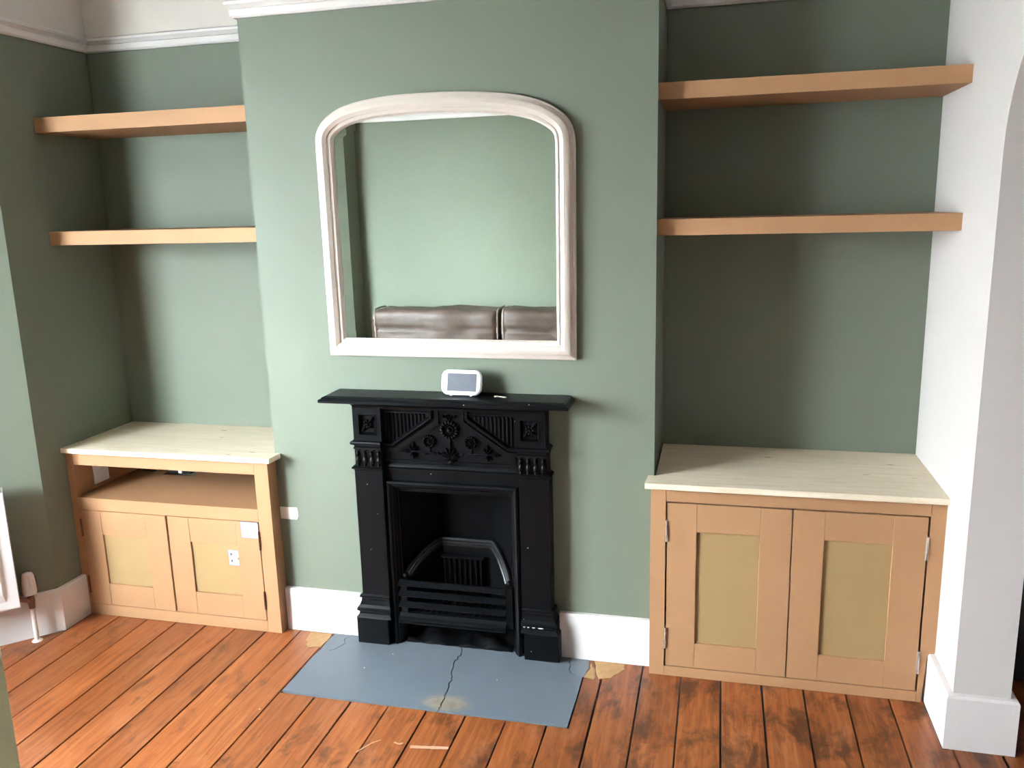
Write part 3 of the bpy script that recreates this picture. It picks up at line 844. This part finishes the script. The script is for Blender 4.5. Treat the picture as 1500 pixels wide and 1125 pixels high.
g = G(); n = len(i1)
g.add([(x, -0.0118, z) for x, z in i2] + [(0.705, -0.0118, 1.5)], [(i, (i + 1) % n, n) for i in range(n)])
obj('glass', g, 'mirror', mir)
g = G(); g.add([(x, -0.0116, z) for x, z in i1] + [(x, -0.0118, z) for x, z in i2], [(i, (i + 1) % n, n + (i + 1) % n, n + i) for i in range(n)])
obj('glass_bevel', g, 'mirror', mir)
g = G().prism(inset(outline, 0.02), -0.009, -0.001, XZ)
obj('backing_board', g, 'mdf', mir)

# ------------------------------------------------------------------ floating shelves
def shelf(x0, x1, y0, y1, z0, z1, label):
    t = thing('floating_shelf', label, 'shelf', ((x0 + x1) / 2, y1, z0), 'raw board alcove shelves')
    obj('top_board', G().box(x0, x1, y0 + 0.006, y1, z1 - 0.006, z1), 'mdf', t, bevel=0.0006, seg=1)
    obj('bottom_board', G().box(x0, x1, y0 + 0.006, y1, z0, z0 + 0.006), 'mdf', t, bevel=0.0006, seg=1)
    obj('front_lipping', G().box(x0, x1, y0, y0 + 0.0058, z0, z1), 'mdf', t, bevel=0.0006, seg=1)
    obj('batten', G().box(x0 + 0.002, x1 - 0.002, y1 - 0.04, y1, z0 + 0.0065, z1 - 0.0065), 'mdf', t)
    return t
shelf(L, 0.0, 0.015, D1, 1.893, 1.947, 'upper raw MDF shelf in the alcove left of the mirror')
shelf(L, 0.0, 0.015, D1, 1.481, 1.532, 'lower raw MDF shelf in the alcove left of the mirror')
shelf(BW, R, 0.058, D2, 1.893, 1.944, 'upper raw MDF shelf in the alcove right of the mirror')
shelf(BW, R, 0.040, D2, 1.478, 1.529, 'lower raw MDF shelf in the alcove right of the mirror')

# ------------------------------------------------------------------ alcove cupboards
def door(parent, x0, x1, z0, z1, px0, px1, pz0, pz1, yf, hinge_side, hmat, zh):
    """shaker door: two stiles, two rails, sunk panel, two hinges"""
    d = bpy.data.objects.new('door', None); COL.objects.link(d); d.parent = parent
    d.location = Vector(((x0 + x1) / 2, yf, z0)) - wloc(parent)
    t = 0.018; b = 0.0007
    obj('panel', G().box(px0 - 0.004, px1 + 0.004, yf + 0.008, yf + t - 0.001, pz0 - 0.004, pz1 + 0.004), 'mdfp', d)
    obj('stile', G().box(x0, px0, yf, yf + t, z0, z1), 'mdf', d, bevel=b, seg=1)
    obj('stile', G().box(px1, x1, yf, yf + t, z0, z1), 'mdf', d, bevel=b, seg=1)
    obj('rail', G().box(px0 + 0.0003, px1 - 0.0003, yf + 0.0004, yf + t, z0, pz0), 'mdf', d, bevel=b, seg=1)
    obj('rail', G().box(px0 + 0.0003, px1 - 0.0003, yf + 0.0004, yf + t, pz1, z1), 'mdf', d, bevel=b, seg=1)
    hx = x0 - 0.0015 if hinge_side < 0 else x1 + 0.0015
    for a, c in zh:
        g = G(); m3 = (c - a) / 5
        for k in range(5):
            g.tube([(hx, yf - 0.002, a + k * m3 + 0.0006), (hx, yf - 0.002, a + (k + 1) * m3 - 0.0006)], 0.0042, 10)
        g.box(hx - 0.001, hx + 0.001, yf, yf + 0.016, a, c)
        obj('hinge', g, hmat, d, smooth=True)
    return d
# left unit
Y1 = -0.058
cab = thing('alcove_cupboard', 'low raw MDF cupboard with an open niche over two doors, left alcove', 'cupboard', (-0.44, 0.1, 0))
b = 0.0008; FT = 0.02
obj('frame_stile', G().box(L, -0.850, Y1, Y1 + FT, 0, 0.686), 'mdf', cab, bevel=b, seg=1)
obj('frame_stile', G().box(-0.059, -0.002, Y1, Y1 + FT, 0, 0.686), 'mdf', cab, bevel=b, seg=1)
obj('frame_rail', G().box(-0.8497, -0.0593, Y1 + 0.0003, Y1 + FT, 0.634, 0.686), 'mdf', cab, bevel=b, seg=1)
obj('frame_rail', G().box(-0.8497, -0.0593, Y1 + 0.0003, Y1 + FT, 0.449, 0.499), 'mdf', cab, bevel=b, seg=1)
obj('frame_rail', G().box(-0.8497, -0.0593, Y1 + 0.0003, Y1 + FT, 0, 0.046), 'mdf', cab, bevel=b, seg=1)
obj('side_panel', G().box(L, L + 0.018, Y1 + FT, 0.335, 0, 0.686), 'mdf', cab)
obj('side_panel', G().box(-0.020, -0.002, Y1 + FT, 0.335, 0, 0.686), 'mdf', cab)
obj('niche_shelf', G().box(L + 0.018, -0.020, Y1 + FT, 0.265, 0.481, 0.4985).box(L + 0.018, -0.70, 0.265, 0.335, 0.481, 0.4985).box(-0.56, -0.020, 0.265, 0.335, 0.481, 0.4985), 'mdf', cab)
obj('back_panel', G().box(L + 0.018, -0.020, 0.329, 0.335, 0.02, 0.46), 'mdf', cab)
obj('base_panel', G().box(L + 0.018, -0.020, Y1 + FT, 0.329, 0.028, 0.046), 'mdf', cab)
ZH = ((0.337, 0.412), (0.095, 0.168))
door(cab, -0.8475, -0.4615, 0.0485, 0.4465, -0.757, -0.554, 0.140, 0.348, Y1 - 0.001, -1, 'brass', ZH)
door(cab, -0.4545, -0.0625, 0.0485, 0.4465, -0.362, -0.159, 0.140, 0.348, Y1, 1, 'brass', ZH)
g = G().prism([(L, D1), (L, -0.080), (0.019, -0.080), (0.024, -0.002), (0.0, -0.002), (0.0, D1)], 0.686, 0.706, XY)
tag(obj('worktop', g, 'pine', bevel=0.002), 'pale pine worktop on the left cupboard, brightly lit', 'worktop')
# papers stuck on the right hand door of the left unit
def paper(x0, x1, z0, z1, y, label, marks):
    t = thing('paper_label', label, 'label', ((x0 + x1) / 2, y, z0))
    obj('sheet', G().box(x0, x1, y - 0.0006, y, z0, z1), 'blue', t)
    bb = 0.003
    obj('white_field', G().box(x0 + bb, x1 - 0.001, y - 0.001, y - 0.0006, z0 + bb, z1 - bb), 'paper', t)
    g = G()
    for (a, c, e0, e1) in marks:
        g.box(x0 + (x1 - x0) * a, x0 + (x1 - x0) * c, y - 0.0013, y - 0.001, z0 + (z1 - z0) * e0, z0 + (z1 - z0) * e1)
    if marks: obj('print', g, 'ink', t)
paper(-0.136, -0.0635, 0.383, 0.446, Y1 - 0.0002, 'blank white paper label with a blue edge at the top corner of a cupboard door', [])
paper(-0.206, -0.1565, 0.262, 0.324, Y1 + 0.0079, 'small printed paper label on the recessed door panel', [(0.15, 0.35, 0.70, 0.78), (0.2, 0.3, 0.62, 0.82), (0.2, 0.34, 0.2, 0.38), (0.48, 0.72, 0.72, 0.74), (0.48, 0.75, 0.66, 0.68), (0.48, 0.72, 0.60, 0.62), (0.5, 0.7, 0.3, 0.32), (0.5, 0.7, 0.24, 0.26), (0.78, 0.95, 0.42, 0.52), (0.82, 0.9, 0.38, 0.56)])
g = G(); ts = jag([(0.002, 0.447), (0.069, 0.446), (0.0745, 0.462), (0.0745, 0.488), (0.070, 0.494), (0.002, 0.494)], 2, 0.001, 4)
g.prism(ts, -0.0012, -0.0004, XZ)
tag(obj('tape_strip', g, 'tape'), 'short strip of white masking tape on the green wall beside the left cupboard', 'tape')
# things in the open niche
sp = thing('socket_plate', 'white socket plate on the side of the open niche', 'socket', (-0.864, 0.094, 0.518))
obj('plate', G().box(-0.864, -0.857, 0.052, 0.135, 0.515, 0.594), 'plastic', sp, bevel=0.002)
obj('rocker', G().box(-0.857, -0.8545, 0.085, 0.102, 0.565, 0.582), 'plastic', sp, bevel=0.001)
ad = thing('power_adapter', 'black power adapter with a white plug at the back of the niche', 'adapter', (-0.70, 0.295, 0.4985))
obj('case', G().box(-0.685, -0.575, 0.285, 0.325, 0.4985, 0.56), 'black', ad, bevel=0.004)
obj('plug', G().box(-0.632, -0.614, 0.277, 0.285, 0.502, 0.55), 'plastic', ad, bevel=0.002)
obj('cable', G().tube([(-0.685, 0.305, 0.53), (-0.72, 0.30, 0.515), (-0.77, 0.29, 0.5025), (-0.82, 0.30, 0.5025)], 0.004, 8), 'black', ad, smooth=True)

# right unit
Y2 = -0.065
cab2 = thing('alcove_cupboard', 'low raw MDF cupboard with two panelled doors in the right alcove', 'cupboard', (1.84, 0.1, 0))
obj('frame_stile', G().box(1.394, 1.4435, Y2, Y2 + FT, 0, 0.672), 'mdf', cab2, bevel=b, seg=1)
g = G().prism([(2.2385, 0.0), (2.252, 0.0), (2.2605, 0.166), (2.2755, 0.168), (2.2815, 0.178), (2.2815, 0.672), (2.2385, 0.672)], Y2, Y2 + FT, XZ)
obj('frame_stile', g, 'mdf', cab2)
obj('frame_rail', G().box(1.4438, 2.2382, Y2 + 0.0003, Y2 + FT, 0.626, 0.672), 'mdf', cab2, bevel=b, seg=1)
obj('frame_rail', G().box(1.4438, 2.2382, Y2 + 0.0003, Y2 + FT, 0, 0.0355), 'mdf', cab2, bevel=b, seg=1)
obj('side_panel', G().box(1.402, 1.418, Y2 + FT, 0.38, 0, 0.672), 'mdf', cab2)
obj('side_panel', G().box(2.240, 2.258, Y2 + FT, 0.38, 0, 0.672), 'mdf', cab2)
obj('back_panel', G().box(1.418, 2.240, 0.372, 0.38, 0, 0.672), 'mdf', cab2)
obj('base_panel', G().box(1.418, 2.240, Y2 + FT, 0.372, 0.018, 0.0355), 'mdf', cab2)
ZH2 = ((0.487, 0.562), (0.103, 0.180))
door(cab2, 1.4490, 1.8375, 0.0390, 0.6210, 1.543, 1.742, 0.129, 0.526, Y2, -1, 'steel', ZH2)
door(cab2, 1.8415, 2.2325, 0.0390, 0.6210, 1.9355, 2.137, 0.129, 0.526, Y2, 1, 'steel', ((0.484, 0.560), (0.100, 0.178)))
g = G().prism([(1.4045, D2), (1.4045, -0.002), (1.380, -0.002), (1.376, -0.087), (R, -0.087), (R, D2)], 0.672, 0.692, XY)
tag(obj('worktop', g, 'pine', bevel=0.002), 'pale pine worktop on the right cupboard, shaded at its back left corner', 'worktop')

# ------------------------------------------------------------------ radiator on the bay wall
ln, F = seg_frame(B[0], B[1])
rad = thing('radiator', 'white panel radiator on the bay wall at the left edge', 'radiator', F(0.45, -0.10, 0.17))
g = G(); s0, s1, zb, zt = 0.128, 0.80, 0.178, 0.622
lbox(g, F, s0, s1, -0.118, -0.108, zb, zt)
nr = 15
for k in range(nr):
    a = s0 + 0.035 + k * (s1 - s0 - 0.07) / nr; w = (s1 - s0 - 0.07) / nr
    rings = []
    for z, d in ((zb + 0.03, 0.0), (zb + 0.06, 0.008), (zt - 0.06, 0.008), (zt - 0.03, 0.0)):
        rings.append([F(a + 0.004, -0.118, z), F(a + 0.012, -0.118 - d, z), F(a + w - 0.012, -0.118 - d, z), F(a + w - 0.004, -0.118, z)])
    g.loft(rings)
obj('front_panel', g, 'gloss', rad)
g = G(); lbox(g, F, s0 + 0.004, s1 - 0.004, -0.052, -0.044, zb, zt)
obj('rear_panel', g, 'gloss', rad)
g = G(); lbox(g, F, s0 - 0.001, s0 + 0.003, -0.117, -0.044, zb + 0.012, zt)
obj('side_panel', g, 'gloss', rad)
g = G(); lbox(g, F, s1 - 0.003, s1 + 0.001, -0.117, -0.044, zb + 0.012, zt)
obj('side_panel', g, 'gloss', rad)
g = G()
for k in range(24):
    a = s0 + 0.006 + k * (s1 - s0 - 0.012) / 24; lbox(g, F, a, a + 0.018, -0.106, -0.052, zt - 0.006, zt)
obj('top_grille', g, 'gloss', rad)
g = G(); lbox(g, F, 0.25, 0.28, -0.046, 0.0, 0.3, 0.5); lbox(g, F, 0.65, 0.68, -0.046, 0.0, 0.3, 0.5)
obj('bracket', g, 'gloss', rad)
vx, vy = -0.911, -0.291
val = obj('valve_body', G().tube([(vx, vy, 0.135), (vx, vy, 0.185)], [0.011, 0.013], 12).tube([(vx, vy, 0.165), F(0.14, -0.08, 0.195)], 0.009, 10).ell((vx, vy, 0.165), (0.014, 0.014, 0.014)), 'copper', rad, smooth=True)
g = G()
rr = [(0.014, 0.190), (0.023, 0.193), (0.025, 0.203), (0.0242, 0.235), (0.0215, 0.262), (0.018, 0.275), (0.009, 0.279)]
g.loft([[(vx + (q - (0.004 if (k % 3 == 0 and 0.22 < z < 0.27) else 0)) * math.cos(2 * PI * k / 24), vy + (q - (0.004 if (k % 3 == 0 and 0.22 < z < 0.27) else 0)) * math.sin(2 * PI * k / 24), z) for k in range(24)] for q, z in rr])
obj('valve_head', g, 'gloss', rad, smooth=True, ang=30)
obj('pipe', G().tube([(vx, vy, 0.0), (vx, vy, 0.14)], 0.0085, 12).tube([(vx, vy, 0.0), (vx, vy, 0.006)], [0.02, 0.013], 14), 'gloss', rad, smooth=True)

# ------------------------------------------------------------------ behind the camera and beyond the arch
# open hall door: only its leading edge reaches into the frame
dr = thing('hall_door', 'plain olive green door standing open at the bottom left edge of the view', 'door', (1.24, -2.88, 0))
hx0, hy0, hx1, hy1 = 1.245, -2.885, 1.052, -2.2075
dv = Vector((hx1 - hx0, hy1 - hy0)).normalized(); dn = Vector((-dv.y, dv.x))   # dn points to -x
pts = [(hx0, hy0), (hx1, hy1), (hx1 + dn.x * 0.04, hy1 + dn.y * 0.04), (hx0 + dn.x * 0.04, hy0 + dn.y * 0.04)]
obj('leaf', G().prism(pts, 0.008, 2.0, XY), 'olive', dr, bevel=0.002)
kx, ky = hx1 - dv.x * 0.07, hy1 - dv.y * 0.07
obj('handle', G().tube([(kx, ky, 1.0), (kx - dn.x * 0.05, ky - dn.y * 0.05, 1.0), (kx - dn.x * 0.055 - dv.x * 0.1, ky - dn.y * 0.055 - dv.y * 0.1, 1.0)], 0.009, 10), 'steel', dr, smooth=True)
# door lining
g = G().box(1.235, 1.255, YB - 0.15, YB, 0, 2.03).box(1.935, 1.955, YB - 0.15, YB, 0, 2.03).box(1.235, 1.955, YB - 0.15, YB, 2.01, 2.03)
struct(obj('trim_3', g, 'gloss'))

# sofa seen in the mirror
sofa = thing('sofa', 'brown leather sofa against the opposite wall, reflected in the mirror', 'sofa', (0.1, -2.5, 0))
def cushion(name, x0, x1, y0, y1, z0, z1, sd, crease=None, rad=0.05):
    """rounded upholstered block: the points of a gridded box pulled onto rounded edges, then creased"""
    c = Vector(((x0 + x1) / 2, (y0 + y1) / 2, (z0 + z1) / 2)); r = Vector(((x1 - x0) / 2, (y1 - y0) / 2, (z1 - z0) / 2))
    rad = min(rad, min(r) * 0.95); N = [max(4, int(2 * q / 0.022)) for q in r]; g = G()
    def put(p):
        q = Vector([max(-(r[k] - rad), min(r[k] - rad, p[k])) for k in range(3)])
        d = p - q
        n = d.normalized() if d.length > 1e-9 else Vector((0, 0, 1))
        p = q + n * rad
        bul = 0.016 * (1 - (p.x / r.x) ** 2) * (1 - (p.z / r.z) ** 2)
        w = c + p
        h = noise.noise((w.x * 5 + sd, w.y * 5, w.z * 5)) * 0.014 + noise.noise((w.x * 13 + sd, w.y * 13, w.z * 22)) * 0.006 + bul
        if crease and n.y > 0.3: h -= 0.026 * math.exp(-((w.z - crease - 0.008 * math.sin(w.x * 9)) / 0.010) ** 2)
        return tuple(w + n * h)
    for ax in range(3):
        a, b_ = [(1, 2), (0, 2), (0, 1)][ax]
        for sg in (-1, 1):
            vs = []; fs = []
            for i in range(N[a] + 1):
                for j in range(N[b_] + 1):
                    p = Vector((0, 0, 0)); p[ax] = sg * r[ax]; p[a] = -r[a] + 2 * r[a] * i / N[a]; p[b_] = -r[b_] + 2 * r[b_] * j / N[b_]
                    vs.append(put(p))
            m = N[b_] + 1
            for i in range(N[a]):
                for j in range(N[b_]): fs.append((i * m + j, (i + 1) * m + j, (i + 1) * m + j + 1, i * m + j + 1))
            g.add(vs, fs)
    return obj(name, g, 'leather', sofa, smooth=True, ang=180)
obj('base', G().box(-0.78, 1.0, -2.86, -2.14, 0.08, 0.30), 'leather', sofa, bevel=0.02)
obj('back', G().box(-0.78, 1.0, -2.88, -2.74, 0.30, 0.84), 'leather', sofa, bevel=0.035, seg=4)
cushion('arm', -0.80, -0.645, -2.86, -2.10, 0.12, 0.62, 1, rad=0.07); cushion('arm', 0.875, 1.01, -2.86, -2.10, 0.12, 0.62, 2, rad=0.07)
cushion('seat_cushion', -0.64, 0.205, -2.72, -2.09, 0.29, 0.47, 3); cushion('seat_cushion', 0.21, 0.87, -2.72, -2.09, 0.29, 0.47, 4)
for k, (a, c_) in enumerate(((-0.665, 0.212), (0.224, 0.90))):
    cu = cushion('back_cushion', a, c_, -2.78, -2.52, 0.46, 0.935, 5 + 3 * k, crease=0.795, rad=0.045)
    for x in (a + 0.012, c_ - 0.012):
        pts = []
        for q in range(13):
            th = PI * q / 12
            pts.append((x, -2.65 + 0.118 * (abs(math.cos(th)) ** 0.3) * (1 if math.cos(th) > 0 else -1), 0.70 + 0.235 * (math.sin(th) ** 0.3 if q not in (0, 12) else 0)))
        obj('piping', G().tube(pts, 0.006, 6), 'piping', cu, smooth=True)
for x in (-0.72, 0.94):
    for y in (-2.80, -2.18):
        obj('foot', G().tube([(x, y, 0.001), (x, y, 0.085)], [0.018, 0.026], 10), 'black', sofa)

# dark low cupboard beyond the arch
dk = thing('sideboard', 'black sideboard glimpsed past the white pier through the arch', 'sideboard', (2.85, 0.55, 0))
obj('carcass', G().box(2.46, 3.2, 0.10, 0.55, 0.06, 0.62), 'black', dk, bevel=0.003)
obj('top', G().box(2.455, 3.21, 0.085, 0.56, 0.6205, 0.645), 'black', dk, bevel=0.003)
obj('plinth', G().box(2.48, 3.18, 0.13, 0.54, 0.0, 0.0595), 'black', dk)
for x in (2.47, 2.835):
    d_ = obj('door', G().box(x, x + 0.355, 0.085, 0.0995, 0.075, 0.61), 'black', dk, bevel=0.002)
    obj('handle', G().tube([(x + 0.30, 0.07, 0.40), (x + 0.30, 0.07, 0.50)], 0.006, 8), 'steel', d_)
